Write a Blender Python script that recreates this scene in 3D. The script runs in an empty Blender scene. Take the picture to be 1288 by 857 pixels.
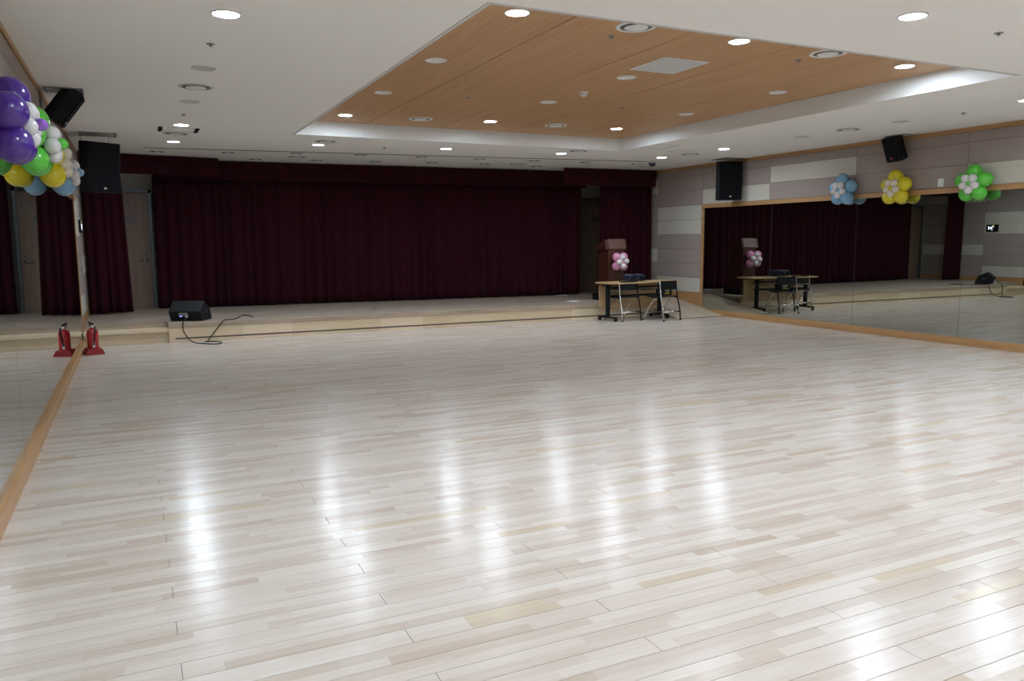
import bpy, bmesh, math, random
from mathutils import Matrix, Vector
random.seed(7)
PI = math.pi
C = bpy.context.scene.collection
SC = bpy.context.scene

# ------------------------------------------------------------------ camera, world, exposure
cam_d = bpy.data.cameras.new('camera'); cam = bpy.data.objects.new('camera', cam_d); C.objects.link(cam)
yaw, pitch, roll = 0.4475, -0.1258, -0.0066
Fv = Vector((math.sin(yaw)*math.cos(pitch), math.cos(yaw)*math.cos(pitch), math.sin(pitch)))
R0 = Vector((math.cos(yaw), -math.sin(yaw), 0)); U0 = R0.cross(Fv)
Rv = R0*math.cos(roll) + U0*math.sin(roll); Uv = -R0*math.sin(roll) + U0*math.cos(roll)
cam.matrix_world = Matrix(((Rv.x, Uv.x, -Fv.x, 0), (Rv.y, Uv.y, -Fv.y, 0), (Rv.z, Uv.z, -Fv.z, 1.5), (0, 0, 0, 1)))
cam_d.sensor_fit = 'HORIZONTAL'; cam_d.sensor_width = 36.0; cam_d.lens = 987.98/1288*36
cam_d.clip_start = 0.05; cam_d.clip_end = 100
SC.camera = cam
W_ = bpy.data.worlds.new('world'); SC.world = W_; W_.use_nodes = True
W_.node_tree.nodes['Background'].inputs[0].default_value = (0.6, 0.65, 0.7, 1)
W_.node_tree.nodes['Background'].inputs[1].default_value = 0.0
SC.view_settings.view_transform = 'Standard'; SC.view_settings.look = 'None'
SC.view_settings.gamma = 1.0; SC.view_settings.use_curve_mapping = False
SC.view_settings.exposure = 1.56
SC.cycles.blur_glossy = 0.3
SC.cycles.sample_clamp_indirect = 0.0   # lamps seen through the mirrors still gleam on the floor
LAMP = 110.0
LAMP_COLOR = (0.765, 0.88, 1.0)

# room sizes (metres); x across, y towards the stage, z up
XL, XR = -0.735, 10.52
YB, YF = -4.0, 16.3
H = 3.016
TX0, TX1, TY0, TY1, TZ = 2.1655, 7.6129, 4.811, 11.548, 3.215
SZ = 0.30           # stage height
SY = 12.95          # stage front

# ------------------------------------------------------------------ materials
def nodes_of(name):
    m = bpy.data.materials.new(name); m.use_nodes = True
    return m, m.node_tree, m.node_tree.nodes['Principled BSDF']
def mat(name, col, rough=0.6, metal=0.0, spec=0.5, noise=0.0, nscale=30.0, bump=0.0, coat=0.0):
    m, t, b = nodes_of(name)
    b.inputs['Base Color'].default_value = (*col, 1); b.inputs['Roughness'].default_value = rough
    b.inputs['Metallic'].default_value = metal; b.inputs['Specular IOR Level'].default_value = spec
    b.inputs['Coat Weight'].default_value = coat
    g = t.nodes.new('ShaderNodeNewGeometry')
    n = t.nodes.new('ShaderNodeTexNoise'); n.inputs['Scale'].default_value = nscale; n.inputs['Detail'].default_value = 3
    t.links.new(g.outputs['Position'], n.inputs['Vector'])
    if noise:
        mx = t.nodes.new('ShaderNodeMix'); mx.data_type = 'RGBA'
        mx.inputs['A'].default_value = (*[c*(1-noise) for c in col], 1)
        mx.inputs['B'].default_value = (*[min(1, c*(1+noise)) for c in col], 1)
        t.links.new(n.outputs['Fac'], mx.inputs['Factor']); t.links.new(mx.outputs['Result'], b.inputs['Base Color'])
    if bump:
        bp = t.nodes.new('ShaderNodeBump'); bp.inputs['Strength'].default_value = bump; bp.inputs['Distance'].default_value = 0.002
        t.links.new(n.outputs['Fac'], bp.inputs['Height']); t.links.new(bp.outputs['Normal'], b.inputs['Normal'])
    return m
def emis(name, col, s):
    m, t, b = nodes_of(name)
    b.inputs['Base Color'].default_value = (0.8, 0.8, 0.8, 1)
    b.inputs['Emission Color'].default_value = (*col, 1); b.inputs['Emission Strength'].default_value = s
    return m
def math_node(t, op, a, b=None):
    n = t.nodes.new('ShaderNodeMath'); n.operation = op
    for i, v in enumerate((a, b)):
        if v is None: continue
        if isinstance(v, (int, float)): n.inputs[i].default_value = v
        else: t.links.new(v, n.inputs[i])
    return n.outputs[0]
def strip_wood(name, stops, sw, seglen, rough, spec=0.5, coat=0.0, grain=0.12, ax='x', flip=False, aniso=0.0):
    """parquet strips that run along world x (or y): each short stave gets its own tone"""
    m, t, b = nodes_of(name)
    g = t.nodes.new('ShaderNodeNewGeometry'); s = t.nodes.new('ShaderNodeSeparateXYZ')
    t.links.new(g.outputs['Position'], s.inputs[0])
    a, c = (s.outputs[0], s.outputs[1]) if ax == 'x' else (s.outputs[1], s.outputs[0])
    if flip: c = s.outputs[2]
    row = math_node(t, 'FLOOR', math_node(t, 'DIVIDE', c, sw))
    wn = t.nodes.new('ShaderNodeTexWhiteNoise'); wn.noise_dimensions = '1D'; t.links.new(row, wn.inputs['W'])
    sh = math_node(t, 'MULTIPLY', wn.outputs['Value'], 13.7)
    ln = math_node(t, 'ADD', math_node(t, 'MULTIPLY', math_node(t, 'FRACT', math_node(t, 'MULTIPLY', wn.outputs['Value'], 31.7)), seglen*0.9), seglen*0.65)
    seg = math_node(t, 'FLOOR', math_node(t, 'ADD', math_node(t, 'DIVIDE', a, ln), sh))
    cb = t.nodes.new('ShaderNodeCombineXYZ'); t.links.new(row, cb.inputs[0]); t.links.new(seg, cb.inputs[1])
    w2 = t.nodes.new('ShaderNodeTexWhiteNoise'); w2.noise_dimensions = '2D'; t.links.new(cb.outputs[0], w2.inputs['Vector'])
    cr = t.nodes.new('ShaderNodeValToRGB'); e = cr.color_ramp.elements
    while len(e) > 1: e.remove(e[0])
    e[0].position = stops[0][0]; e[0].color = (*stops[0][1], 1)
    for p, col in stops[1:]:
        k = e.new(p); k.color = (*col, 1)
    t.links.new(w2.outputs['Value'], cr.inputs[0])
    mp = t.nodes.new('ShaderNodeVectorMath'); mp.operation = 'MULTIPLY'
    mp.inputs[1].default_value = (2.2, 38, 38) if ax == 'x' else (38, 2.2, 38)
    t.links.new(g.outputs['Position'], mp.inputs[0])
    ad = t.nodes.new('ShaderNodeVectorMath'); ad.operation = 'ADD'
    t.links.new(mp.outputs[0], ad.inputs[0]); t.links.new(w2.outputs['Color'], ad.inputs[1])
    n = t.nodes.new('ShaderNodeTexNoise'); n.inputs['Scale'].default_value = 1.0; n.inputs['Detail'].default_value = 4
    n.inputs['Distortion'].default_value = 0.6
    t.links.new(ad.outputs[0], n.inputs['Vector'])
    mx = t.nodes.new('ShaderNodeMix'); mx.data_type = 'RGBA'; mx.blend_type = 'MULTIPLY'
    mr = t.nodes.new('ShaderNodeMapRange'); mr.inputs['From Min'].default_value = 0.35; mr.inputs['From Max'].default_value = 0.75
    mr.inputs['To Min'].default_value = 0.0; mr.inputs['To Max'].default_value = 1.0
    t.links.new(n.outputs['Fac'], mr.inputs['Value'])
    t.links.new(mr.outputs[0], mx.inputs['Factor'])
    t.links.new(cr.outputs[0], mx.inputs['A']); mx.inputs['B'].default_value = (1-grain*0.7, 1-grain, 1-grain*1.4, 1)
    t.links.new(mx.outputs['Result'], b.inputs['Base Color'])
    b.inputs['Roughness'].default_value = rough; b.inputs['Specular IOR Level'].default_value = spec
    b.inputs['Coat Weight'].default_value = coat; b.inputs['Coat Roughness'].default_value = 0.12
    if aniso:   # brushed lacquer: gloss spreads across the staves
        tv = t.nodes.new('ShaderNodeCombineXYZ'); tv.inputs[1].default_value = 1.0
        b.inputs['Anisotropic'].default_value = aniso; t.links.new(tv.outputs[0], b.inputs['Tangent'])
    return m
def grain_wood(name, c1, c2, rough=0.45, vec=(1, 1, 1), coat=0.0, spec=0.5):
    m, t, b = nodes_of(name)
    g = t.nodes.new('ShaderNodeNewGeometry'); mp = t.nodes.new('ShaderNodeVectorMath'); mp.operation = 'MULTIPLY'
    mp.inputs[1].default_value = vec; t.links.new(g.outputs['Position'], mp.inputs[0])
    n = t.nodes.new('ShaderNodeTexNoise'); n.inputs['Scale'].default_value = 1; n.inputs['Detail'].default_value = 5; n.inputs['Distortion'].default_value = 0.4
    t.links.new(mp.outputs[0], n.inputs['Vector'])
    cr = t.nodes.new('ShaderNodeValToRGB'); e = cr.color_ramp.elements
    e[0].position = 0.36; e[0].color = (*c1, 1); e[1].position = 0.62; e[1].color = (*c2, 1)
    t.links.new(n.outputs['Fac'], cr.inputs[0]); t.links.new(cr.outputs[0], b.inputs['Base Color'])
    b.inputs['Roughness'].default_value = rough; b.inputs['Coat Weight'].default_value = coat; b.inputs['Specular IOR Level'].default_value = spec
    return m

FL = [(0.0, (0.552, 0.461, 0.339)), (0.035, (0.493, 0.405, 0.334)), (0.15, (0.529, 0.446, 0.382)), (0.35, (0.558, 0.48, 0.421)), (0.6, (0.58, 0.508, 0.449)), (0.85, (0.603, 0.537, 0.478)), (1.0, (0.617, 0.554, 0.501))]
M = dict(
    floor=strip_wood('maple_parquet', FL, 0.05835, 0.5, 0.22, spec=0.46, aniso=0.38),
    under=mat('dark_joint', (0.20, 0.15, 0.12), 0.9),
    stage_top=strip_wood('stage_parquet', [(0, (0.32, 0.26, 0.21)), (0.5, (0.37, 0.30, 0.245)), (1, (0.42, 0.345, 0.28))], 0.06, 0.6, 0.4, spec=0.35),  # weaker light over the stage is put into this darker, greyer tone
    stage_face=strip_wood('stage_face_wood', [(0, (0.60, 0.47, 0.31)), (0.5, (0.66, 0.53, 0.37)), (1, (0.72, 0.59, 0.43))], 0.5, 0.7, 0.45, flip=True),
    nosing=grain_wood('nosing_wood', (0.30, 0.23, 0.17), (0.43, 0.34, 0.25), 0.5, (1.2, 30, 40)),
    ramp=strip_wood('ramp_parquet', [(0, (0.46, 0.37, 0.28)), (0.5, (0.52, 0.425, 0.33)), (1, (0.57, 0.48, 0.375))], 0.07, 0.7, 0.35, ax='y'),
    ceil=mat('ceiling_paint', (0.82, 0.80, 0.76), 0.85, noise=0.012, nscale=8, bump=0.05),
    white=mat('white_paint', (0.74, 0.75, 0.74), 0.6, noise=0.02, nscale=20),
    ceil_wood=grain_wood('ceiling_veneer', (0.445, 0.25, 0.115), (0.515, 0.305, 0.15), 0.45, (34, 0.9, 30), spec=0.4),
    tan=grain_wood('tan_trim_wood', (0.38, 0.20, 0.08), (0.44, 0.245, 0.105), 0.4, (12, 1.2, 30)),
    taupe=mat('taupe_fabric_panel', (0.335, 0.275, 0.25), 0.9, noise=0.10, nscale=120, bump=0.25, spec=0.2),
    pale=mat('pale_flecked_panel', (0.53, 0.495, 0.425), 0.85, noise=0.26, nscale=55, bump=0.25, spec=0.25),
    joint=mat('panel_joint', (0.16, 0.13, 0.12), 0.9),
    mirror=mat('silvered_glass', (0.53, 0.555, 0.52), 0.0, 1.0),
    mseam=mat('mirror_seam', (0.05, 0.055, 0.055), 0.5),
    curtain=mat('maroon_velvet', (0.026, 0.0028, 0.0062), 0.95, noise=0.25, nscale=6, spec=0.15),
    valance=mat('maroon_valance', (0.029, 0.0038, 0.008), 0.95, noise=0.2, nscale=6, spec=0.15),
    dark_wall=mat('stage_wall_paint', (0.38, 0.37, 0.34), 0.9, noise=0.03),
    door=grain_wood('door_veneer', (0.18, 0.115, 0.08), (0.21, 0.135, 0.097), 0.5, (25, 25, 1.2)),
    frame_grey=mat('grey_frame', (0.10, 0.11, 0.11), 0.4, 0.3),
    black=mat('black_plastic', (0.006, 0.0065, 0.008), 0.55, spec=0.25, noise=0.2, nscale=80),
    black_grille=mat('black_grille', (0.004, 0.0045, 0.006), 0.8, spec=0.15, noise=0.4, nscale=400, bump=0.4),
    blue_black=mat('blue_black_plastic', (0.012, 0.02, 0.04), 0.3),
    chrome=mat('chrome', (0.75, 0.75, 0.76), 0.18, 1.0),
    steel=mat('grey_steel', (0.30, 0.30, 0.31), 0.4, 0.9),
    table_wood=grain_wood('table_top_wood', (0.42, 0.27, 0.13), (0.52, 0.35, 0.18), 0.35, (2, 24, 24)),
    lect=grain_wood('lectern_wood', (0.058, 0.016, 0.010), (0.08, 0.024, 0.015), 0.35, (20, 20, 1.5)),
    lect2=grain_wood('lectern_top_wood', (0.105, 0.045, 0.034), (0.135, 0.06, 0.046), 0.35, (2, 20, 20)),
    red=mat('red_enamel', (0.34, 0.006, 0.012), 0.25, coat=0.5),
    dred=mat('dark_red_plastic', (0.25, 0.005, 0.010), 0.45),
    lamp=emis('lamp_glass', LAMP_COLOR, LAMP),
    grille=mat('grey_vent', (0.30, 0.30, 0.30), 0.6, noise=0.05),
    cover=mat('pale_grey_cover', (0.55, 0.54, 0.53), 0.7, noise=0.03),
    cover_white=mat('white_cover', (0.72, 0.71, 0.70), 0.7, noise=0.03),
    scr=emis('screen_glow', (0.55, 0.65, 1.0), 0.9), scr_w=emis('screen_white', (0.8, 0.9, 1.0), 1.6),
    scr_p=emis('screen_pink', (1.0, 0.45, 0.55), 0.8), led_g=emis('indicator_green', (0.35, 0.9, 0.1), 0.8), led_b=emis('indicator_blue', (0.03, 0.10, 0.8), 0.35),
    led_r=mat('red_badge', (0.5, 0.05, 0.04), 0.4), yellow_print=mat('yellow_print', (0.55, 0.5, 0.04), 0.5),
    silver=mat('silver_badge', (0.6, 0.6, 0.6), 0.35, 0.8),
)
def balloon_mat(name, col):
    m, t, b = nodes_of(name)
    b.inputs['Base Color'].default_value = (*col, 1); b.inputs['Roughness'].default_value = 0.22
    b.inputs['Subsurface Weight'].default_value = 0.15; b.inputs['Subsurface Radius'].default_value = (0.05, 0.05, 0.05)
    b.inputs['Coat Weight'].default_value = 0.3; b.inputs['Coat Roughness'].default_value = 0.08
    lw = t.nodes.new('ShaderNodeTexNoise'); lw.inputs['Scale'].default_value = 9
    mx = t.nodes.new('ShaderNodeMix'); mx.data_type = 'RGBA'
    mx.inputs['A'].default_value = (*[c*0.93 for c in col], 1); mx.inputs['B'].default_value = (*[min(1, c*1.05) for c in col], 1)
    t.links.new(lw.outputs['Fac'], mx.inputs['Factor']); t.links.new(mx.outputs['Result'], b.inputs['Base Color'])
    return m
for n, c in dict(b_purple=(0.065, 0.016, 0.24), b_lilac=(0.25, 0.10, 0.48), b_green=(0.10, 0.52, 0.05), b_yellow=(0.66, 0.56, 0.012), b_blue=(0.19, 0.38, 0.55),
                 b_white=(0.66, 0.63, 0.62), b_cream=(0.66, 0.60, 0.47), b_pink=(0.62, 0.25, 0.42)).items():
    M[n] = balloon_mat('balloon_' + n[2:], c)

# ------------------------------------------------------------------ mesh helpers
def link(o, parent=None):
    C.objects.link(o)
    if parent is not None: o.parent = parent
    return o
def tag(o, label=None, cat=None, group=None, kind=None):
    if label: o['label'] = label
    if cat: o['category'] = cat
    if group: o['group'] = group
    if kind: o['kind'] = kind
    return o
def empty(name, loc=(0, 0, 0), rz=0.0, label=None, cat=None, group=None, kind=None, rot=None):
    o = bpy.data.objects.new(name, None); C.objects.link(o); o.location = loc
    o.rotation_euler = rot if rot else (0, 0, rz); o.empty_display_size = 0.1
    return tag(o, label, cat, group, kind)
class MB:
    def __init__(s): s.bm = bmesh.new()
    def box(s, x0, x1, y0, y1, z0, z1, bev=0.0, m=None):
        r = bmesh.ops.create_cube(s.bm, size=1.0); vs = r['verts']
        for v in vs:
            v.co = Vector(((x0+x1)/2 + v.co.x*(x1-x0), (y0+y1)/2 + v.co.y*(y1-y0), (z0+z1)/2 + v.co.z*(z1-z0)))
        if bev:
            es = list({e for v in vs for e in v.link_edges})
            rr = bmesh.ops.bevel(s.bm, geom=es, offset=bev, segments=2, affect='EDGES', profile=0.5)
            vs = list({v for f in rr['faces'] for v in f.verts} | {v for v in vs if v.is_valid})
        if m is not None: bmesh.ops.transform(s.bm, matrix=m, verts=vs)
        return s
    def prism(s, prof, x0, x1, axis='x', bev=0.0, m=None):
        """profile of (a,b) pairs extruded along an axis: x -> (y,z); y -> (x,z); z -> (x,y)"""
        def P(t, a, b): return (t, a, b) if axis == 'x' else ((a, t, b) if axis == 'y' else (a, b, t))
        A = [s.bm.verts.new(P(x0, *p)) for p in prof]; B = [s.bm.verts.new(P(x1, *p)) for p in prof]
        fs = [s.bm.faces.new(A[::-1]), s.bm.faces.new(B)]
        n = len(prof)
        for i in range(n): fs.append(s.bm.faces.new((A[i], A[(i+1) % n], B[(i+1) % n], B[i])))
        bmesh.ops.recalc_face_normals(s.bm, faces=fs)
        vs = A + B
        if bev:
            es = list({e for f in fs for e in f.edges})
            rr = bmesh.ops.bevel(s.bm, geom=es, offset=bev, segments=2, affect='EDGES', profile=0.5)
            vs = list({v for f in rr['faces'] for v in f.verts} | {v for v in vs if v.is_valid})
        if m is not None: bmesh.ops.transform(s.bm, matrix=m, verts=vs)
        return s
    def lathe(s, prof, seg=20, m=None):
        """profile of (r,z), revolved about z"""
        rings = []
        for r, z in prof:
            if r < 1e-6: rings.append([s.bm.verts.new((0, 0, z))])
            else: rings.append([s.bm.verts.new((r*math.cos(2*PI*k/seg), r*math.sin(2*PI*k/seg), z)) for k in range(seg)])
        fs = []
        for a, b in zip(rings, rings[1:]):
            for k in range(seg):
                k2 = (k+1) % seg
                if len(a) == 1 and len(b) == 1: continue
                if len(a) == 1: fs.append(s.bm.faces.new((a[0], b[k2], b[k])))
                elif len(b) == 1: fs.append(s.bm.faces.new((a[k], a[k2], b[0])))
                else: fs.append(s.bm.faces.new((a[k], a[k2], b[k2], b[k])))
        for f in fs: f.smooth = True
        bmesh.ops.recalc_face_normals(s.bm, faces=fs)
        if m is not None: bmesh.ops.transform(s.bm, matrix=m, verts=[v for r in rings for v in r])
        return s
    def tube(s, pts, r, seg=8, smooth=True, n=0):
        pts = [Vector(p) for p in pts]
        if n:  # catmull-rom
            q = [pts[0]] + pts + [pts[-1]]; out = []
            for i in range(1, len(q)-2):
                p0, p1, p2, p3 = q[i-1], q[i], q[i+1], q[i+2]
                for k in range(n):
                    t = k/n
                    out.append(0.5*((2*p1) + (p2-p0)*t + (2*p0-5*p1+4*p2-p3)*t*t + (3*p1-p0-3*p2+p3)*t**3))
            pts = out + [pts[-1]]
        rings = []; up = Vector((0, 0, 1)); prev = None
        for i, p in enumerate(pts):
            d = (pts[min(i+1, len(pts)-1)] - pts[max(i-1, 0)]).normalized()
            a = prev if prev else (up.cross(d) if abs(d.z) < 0.95 else Vector((1, 0, 0)).cross(d))
            a = (a - d*a.dot(d)).normalized(); prev = a; b = d.cross(a)
            rr = r[i] if isinstance(r, (list, tuple)) else r
            rings.append([s.bm.verts.new(p + (a*math.cos(2*PI*k/seg) + b*math.sin(2*PI*k/seg))*rr) for k in range(seg)])
        for A, B in zip(rings, rings[1:]):
            for k in range(seg):
                f = s.bm.faces.new((A[k], A[(k+1) % seg], B[(k+1) % seg], B[k])); f.smooth = smooth
        s.bm.faces.new(rings[0][::-1]); s.bm.faces.new(rings[-1])
        return s
    def mesh(s, name, *mats):
        me = bpy.data.meshes.new(name); s.bm.to_mesh(me); s.bm.free()
        for m in mats: me.materials.append(m)
        return me
    def build(s, name, m, parent=None, kind=None, label=None):
        o = link(bpy.data.objects.new(name, s.mesh(name, m)), parent)
        if kind: o['kind'] = kind
        if label: o['label'] = label
        return o
def inst(name, me, parent, loc=(0, 0, 0), rot=(0, 0, 0), scale=(1, 1, 1)):
    o = link(bpy.data.objects.new(name, me), parent); o.location = loc; o.rotation_euler = rot; o.scale = scale
    return o
def rotm(loc=(0, 0, 0), rx=0, ry=0, rz=0):
    return Matrix.Translation(loc) @ Matrix.Rotation(rz, 4, 'Z') @ Matrix.Rotation(ry, 4, 'Y') @ Matrix.Rotation(rx, 4, 'X')

# ------------------------------------------------------------------ floor: parquet boards
floor = MB().box(XL, XR, YB, YF, -0.12, -0.012).build('floor', M['under'], kind='structure')
RW, BL, GAP = 0.11667, 2.4, 0.0018
def board_geo(bm, x0, x1, y0, y1):
    x0 += GAP/2; x1 -= GAP/2; y0 += GAP/2; y1 -= GAP/2; c = 0.0007
    t = [bm.verts.new(p) for p in ((x0+c, y0+c, 0), (x1-c, y0+c, 0), (x1-c, y1-c, 0), (x0+c, y1-c, 0))]
    m_ = [bm.verts.new(p) for p in ((x0, y0, -c), (x1, y0, -c), (x1, y1, -c), (x0, y1, -c))]
    b = [bm.verts.new((v.co.x, v.co.y, -0.011)) for v in m_]
    bm.faces.new(t)
    for A, B in ((m_, t), (b, m_)):
        for k in range(4): bm.faces.new((A[k], A[(k+1) % 4], B[(k+1) % 4], B[k]))
boards = []
r0, r1 = int(math.floor(YB/RW)), int(math.ceil((SY+0.1)/RW))
for r in range(r0, r1):
    ya, yb = max(r*RW, YB), min((r+1)*RW, SY+0.1)
    if yb - ya < 0.01: continue
    k = math.floor((XL - 0.07 + 0.8*r)/BL)
    x = 0.07 - 0.8*r + k*BL
    while x < XR:
        xa, xb = max(x, XL), min(x+BL, XR)
        if xb - xa > 0.01: boards.append((xa, xb, ya, yb))
        x += BL
def seen_area(b):
    n, s = 0, 0.0
    for i in range(7):
        p = Vector((b[0] + (b[1]-b[0])*(i+0.5)/7, (b[2]+b[3])/2, -1.5))
        d = p.dot(Fv)
        if d < 0.3: continue
        u, v = p.dot(Rv)/d*988, p.dot(Uv)/d*988
        if abs(u) < 660 and abs(v) < 440: s += 1.5/d**3
    return s*(b[1]-b[0])
boards.sort(key=seen_area, reverse=True)
cache = {}
for b in boards[:300]:
    key = (round(b[1]-b[0], 4), round(b[3]-b[2], 4))
    if key not in cache:
        mb = MB(); board_geo(mb.bm, 0, key[0], 0, key[1]); cache[key] = mb.mesh('floor_board', M['floor'])
    inst('floor_board', cache[key], floor, (b[0], b[2], 0))
mb = MB()
for b in boards[300:]: board_geo(mb.bm, *b)
mb.build('far_floor_boards', M['floor'], floor, kind='stuff')

# ------------------------------------------------------------------ ceiling with recessed veneer tray
mb = MB()
T = 0.5
mb.box(XL-0.2, TX0, YB, YF+0.3, H, H+T); mb.box(TX1, XR+0.2, YB, YF+0.3, H, H+T)
mb.box(TX0, TX1, YB, TY0, H, H+T); mb.box(TX0, TX1, TY1, YF+0.3, H, H+T)
mb.box(TX0, TX1, TY0, TY1, TZ+0.03, H+T)
ceil = mb.build('ceiling', M['ceil'], kind='structure')
# white upstands of the tray
MB().box(TX0, TX0+0.012, TY0, TY1, H, TZ+0.03).box(TX1-0.012, TX1, TY0, TY1, H, TZ+0.03).box(TX0+.012, TX1-.012, TY1-0.012, TY1, H, TZ+0.03).box(TX0+.012, TX1-.012, TY0, TY0+0.012, H, TZ+0.03).build('tray_upstand', M['white'], ceil)
mb = MB()
e = 0.022
mb.box(TX0-e, TX0+0.004, TY0-e, TY1+e, H-0.004, H+0.006); mb.box(TX0, TX1, TY0-e, TY0+0.004, H-0.004, H+0.006)
mb.build('tray_edge_bead', M['cover'], ceil)
seams = [TX0+0.012, 3.19, 4.32, 5.46, 6.59, TX1-0.012]
for a, b in zip(seams, seams[1:]):
    for c, d in ((TY0+0.012, 8.18), (8.18, TY1-0.012)):
        if c < 8: MB().box(a+0.0045, b-0.0045, c, d-0.001, TZ, TZ+0.025, 0.0015).build('veneer_panel', M['ceil_wood'], ceil)
        else: MB().box(a+0.0045, b-0.0045, c+0.001, d, TZ, TZ+0.025, 0.0015).build('veneer_panel', M['ceil_wood'], ceil)
MB().box(TX0+0.012, TX1-0.012, TY0+0.012, TY1-0.012, TZ+0.026, TZ+0.0295).build('veneer_backing', M['joint'], ceil)
# curtain slot before the stage: raised strip, its shade put into the dark colour
MB().box(-4.45, 4.45, -0.016, 0.016, -0.008, 0.02, m=rotm((4.68, 13.44, H), rz=-0.131)).build('ceiling_slot', M['joint'], ceil, label='thin dark slot across the ceiling in front of the stage')

# ------------------------------------------------------------------ walls
MB().box(XL-0.2, XL, YB, YF+0.3, -0.12, H).build('wall_left_core', M['joint'])
wl = bpy.data.objects['wall_left_core']; wl.name = 'wall_left'; wl['kind'] = 'structure'
wr = MB().box(XR, XR+0.2, YB, YF+0.3, -0.12, H).build('wall_right', M['joint'], kind='structure')
MB().box(XL-0.2, XR+0.2, YF, YF+0.3, -0.12, H).build('wall_back', M['dark_wall'], kind='structure')
MB().box(XL-0.2, XR+0.2, YB-0.2, YB, -0.12, H).build('wall_front', M['pale'], kind='structure')
ROWS = [0.42, 0.72, 1.02, 1.32, 1.62, 1.92, 2.215, 2.515, 2.81, 2.955]
COLS = [YB+0.002, -2.14, -0.26, 1.62, 3.50, 5.38, 7.26, 9.14, 11.03, 12.90, 14.41, YF-0.002]
PALE = {(12.90, 0), (12.90, 4), (12.90, 5), (14.41, 2), (14.41, 7), (11.03, 6), (9.14, 7), (5.38, 6), (3.50, 7), (1.62, 6), (-0.26, 7), (-2.14, 6)}
def wall_panels(parent, side):
    for ci, (ya, yb) in enumerate(zip(COLS, COLS[1:])):
        for ri, (za, zb) in enumerate(zip(ROWS, ROWS[1:])):
            if yb <= 12.95 and zb < 2.25: continue
            if side == 'L' and ya == 12.90:
                pass
            if yb <= 1.7 and False: continue
            mt = M['pale'] if (ya, ri) in PALE else M['taupe']
            x0, x1 = (XR-0.012, XR+0.004) if side == 'R' else (XL-0.004, XL+0.012)
            za_ = 2.215 if (yb <= 12.95 and ri == 6) else za
            y0 = ya
            if side == 'L' and ya == 12.90: y0 = 13.16
            y1 = yb
            if side == 'L' and yb == 12.90 : y1 = 12.90
            MB().box(x0, x1, y0+0.0025, y1-0.0025, za_+0.0025, zb-0.0025, 0.0015).build('wall_panel', mt, parent)
    if side == 'L':
        for ri in (6, 7, 8):
            MB().box(XL-0.004, XL+0.012, 12.9025, 13.1575, ROWS[ri]+0.0025, ROWS[ri+1]-0.0025, 0.0015).build('wall_panel', M['taupe'], parent)
wall_panels(wr, 'R'); wall_panels(wl, 'L')
# crown trims and stage-side baseboards
MB().box(XR-0.03, XR, YB, YF, 2.955, H, 0.003).build('trim_1', M['tan'], kind='structure')
MB().box(XL, XL+0.022, YB, YF, 2.965, H, 0.003).build('trim_2', M['tan'], kind='structure')
MB().box(XR-0.018, XR, 12.9, YF, 0, 0.417, 0.002).build('baseboard_right', M['tan'], kind='structure')
MB().box(XL, XL+0.018, 13.16, YF, 0, 0.417, 0.002).build('baseboard_left', M['tan'], kind='structure')

# ------------------------------------------------------------------ wall mirrors
def wall_mirror(side, yend, label):
    t = empty('wall_mirror', (XR if side == 'R' else XL, yend, 0), label=label, cat='mirror')
    s = -1 if side == 'R' else 1
    def bx(mb, d0, d1, ya, yb, za, zb, bev=0.0):
        xa, xb = sorted((s*d0, s*d1)); return mb.box(xa, xb, ya-yend, yb-yend, za, zb, bev)
    ys = [yend-0.04]
    for j in ([10.96, 9.09, 7.25, 5.4, 3.5, 1.62, -0.26, -2.14] if side == 'R' else [11.34, 9.40, 7.46, 6.0, 4.12, 2.24, 0.36, -1.52, -3.3]): ys.append(j)
    ys.append(YB+0.02)
    for a, b in zip(ys, ys[1:]):
        bx(MB(), 0.0, 0.012, b+0.0022, a-0.0022, 0.10, 2.145).build('mirror_pane', M['mirror'], t)
        if b > YB+0.1: bx(MB(), 0.0, 0.0105, b-0.0022, b+0.0022, 0.10, 2.145).build('pane_joint', M['mseam'], t)
    bx(MB(), 0.0, 0.035, YB, yend, 2.138, 2.212, 0.002).build('top_rail', M['tan'], t)
    bx(MB(), 0.0, 0.035 if side == 'R' else 0.018, yend-0.045, yend, 0.1065, 2.137, 0.002).build('side_rail', M['tan'], t)
    bx(MB(), 0.0, 0.045, YB, yend, 0.002, 0.105, 0.002).build('bottom_rail', M['tan'], t)
    return t
wall_mirror('R', 12.90, 'long wall mirror framed in tan wood along the right wall, reflecting the table and lectern')
wall_mirror('L', 13.22, 'long wall mirror framed in tan wood along the left wall, beside the fire extinguisher')

# ------------------------------------------------------------------ stage
stage = empty('stage', (0, 0, 0), kind='structure', label='low wooden stage platform with parquet top in front of the maroon curtain')
SX0, SX1 = 0.43, 9.38
MB().box(SX0, SX1, SY+0.004, YF, 0.26, SZ).box(SX1, XR-0.02, 13.9, YF, 0.26, SZ).box(XL+0.02, SX0, 13.32, YF, 0.26, SZ).build('stage_top', M['stage_top'], stage)
mb = MB(); mb.box(SX0, SX1, SY-0.012, SY+0.004, 0.222, SZ+0.001, 0.003); mb.build('front_nosing', M['nosing'], stage)
xs = [SX0, 2.6, 4.9, 7.2, SX1]
for a, b in zip(xs, xs[1:]): MB().box(a+0.001, b-0.001, SY, SY+0.02, 0.068, 0.221, 0.001).build('front_panel', M['stage_face'], stage)
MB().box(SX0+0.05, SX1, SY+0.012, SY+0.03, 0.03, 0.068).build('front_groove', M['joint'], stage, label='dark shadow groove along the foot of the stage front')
MB().box(SX0+0.09, SX1, SY-0.002, SY+0.02, 0.0, 0.042, 0.001).build('foot_strip', M['stage_face'], stage)
MB().box(SX0, SX0+0.09, SY, SY+0.03, 0.0, 0.068).build('corner_post', M['stage_face'], stage)
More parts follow.
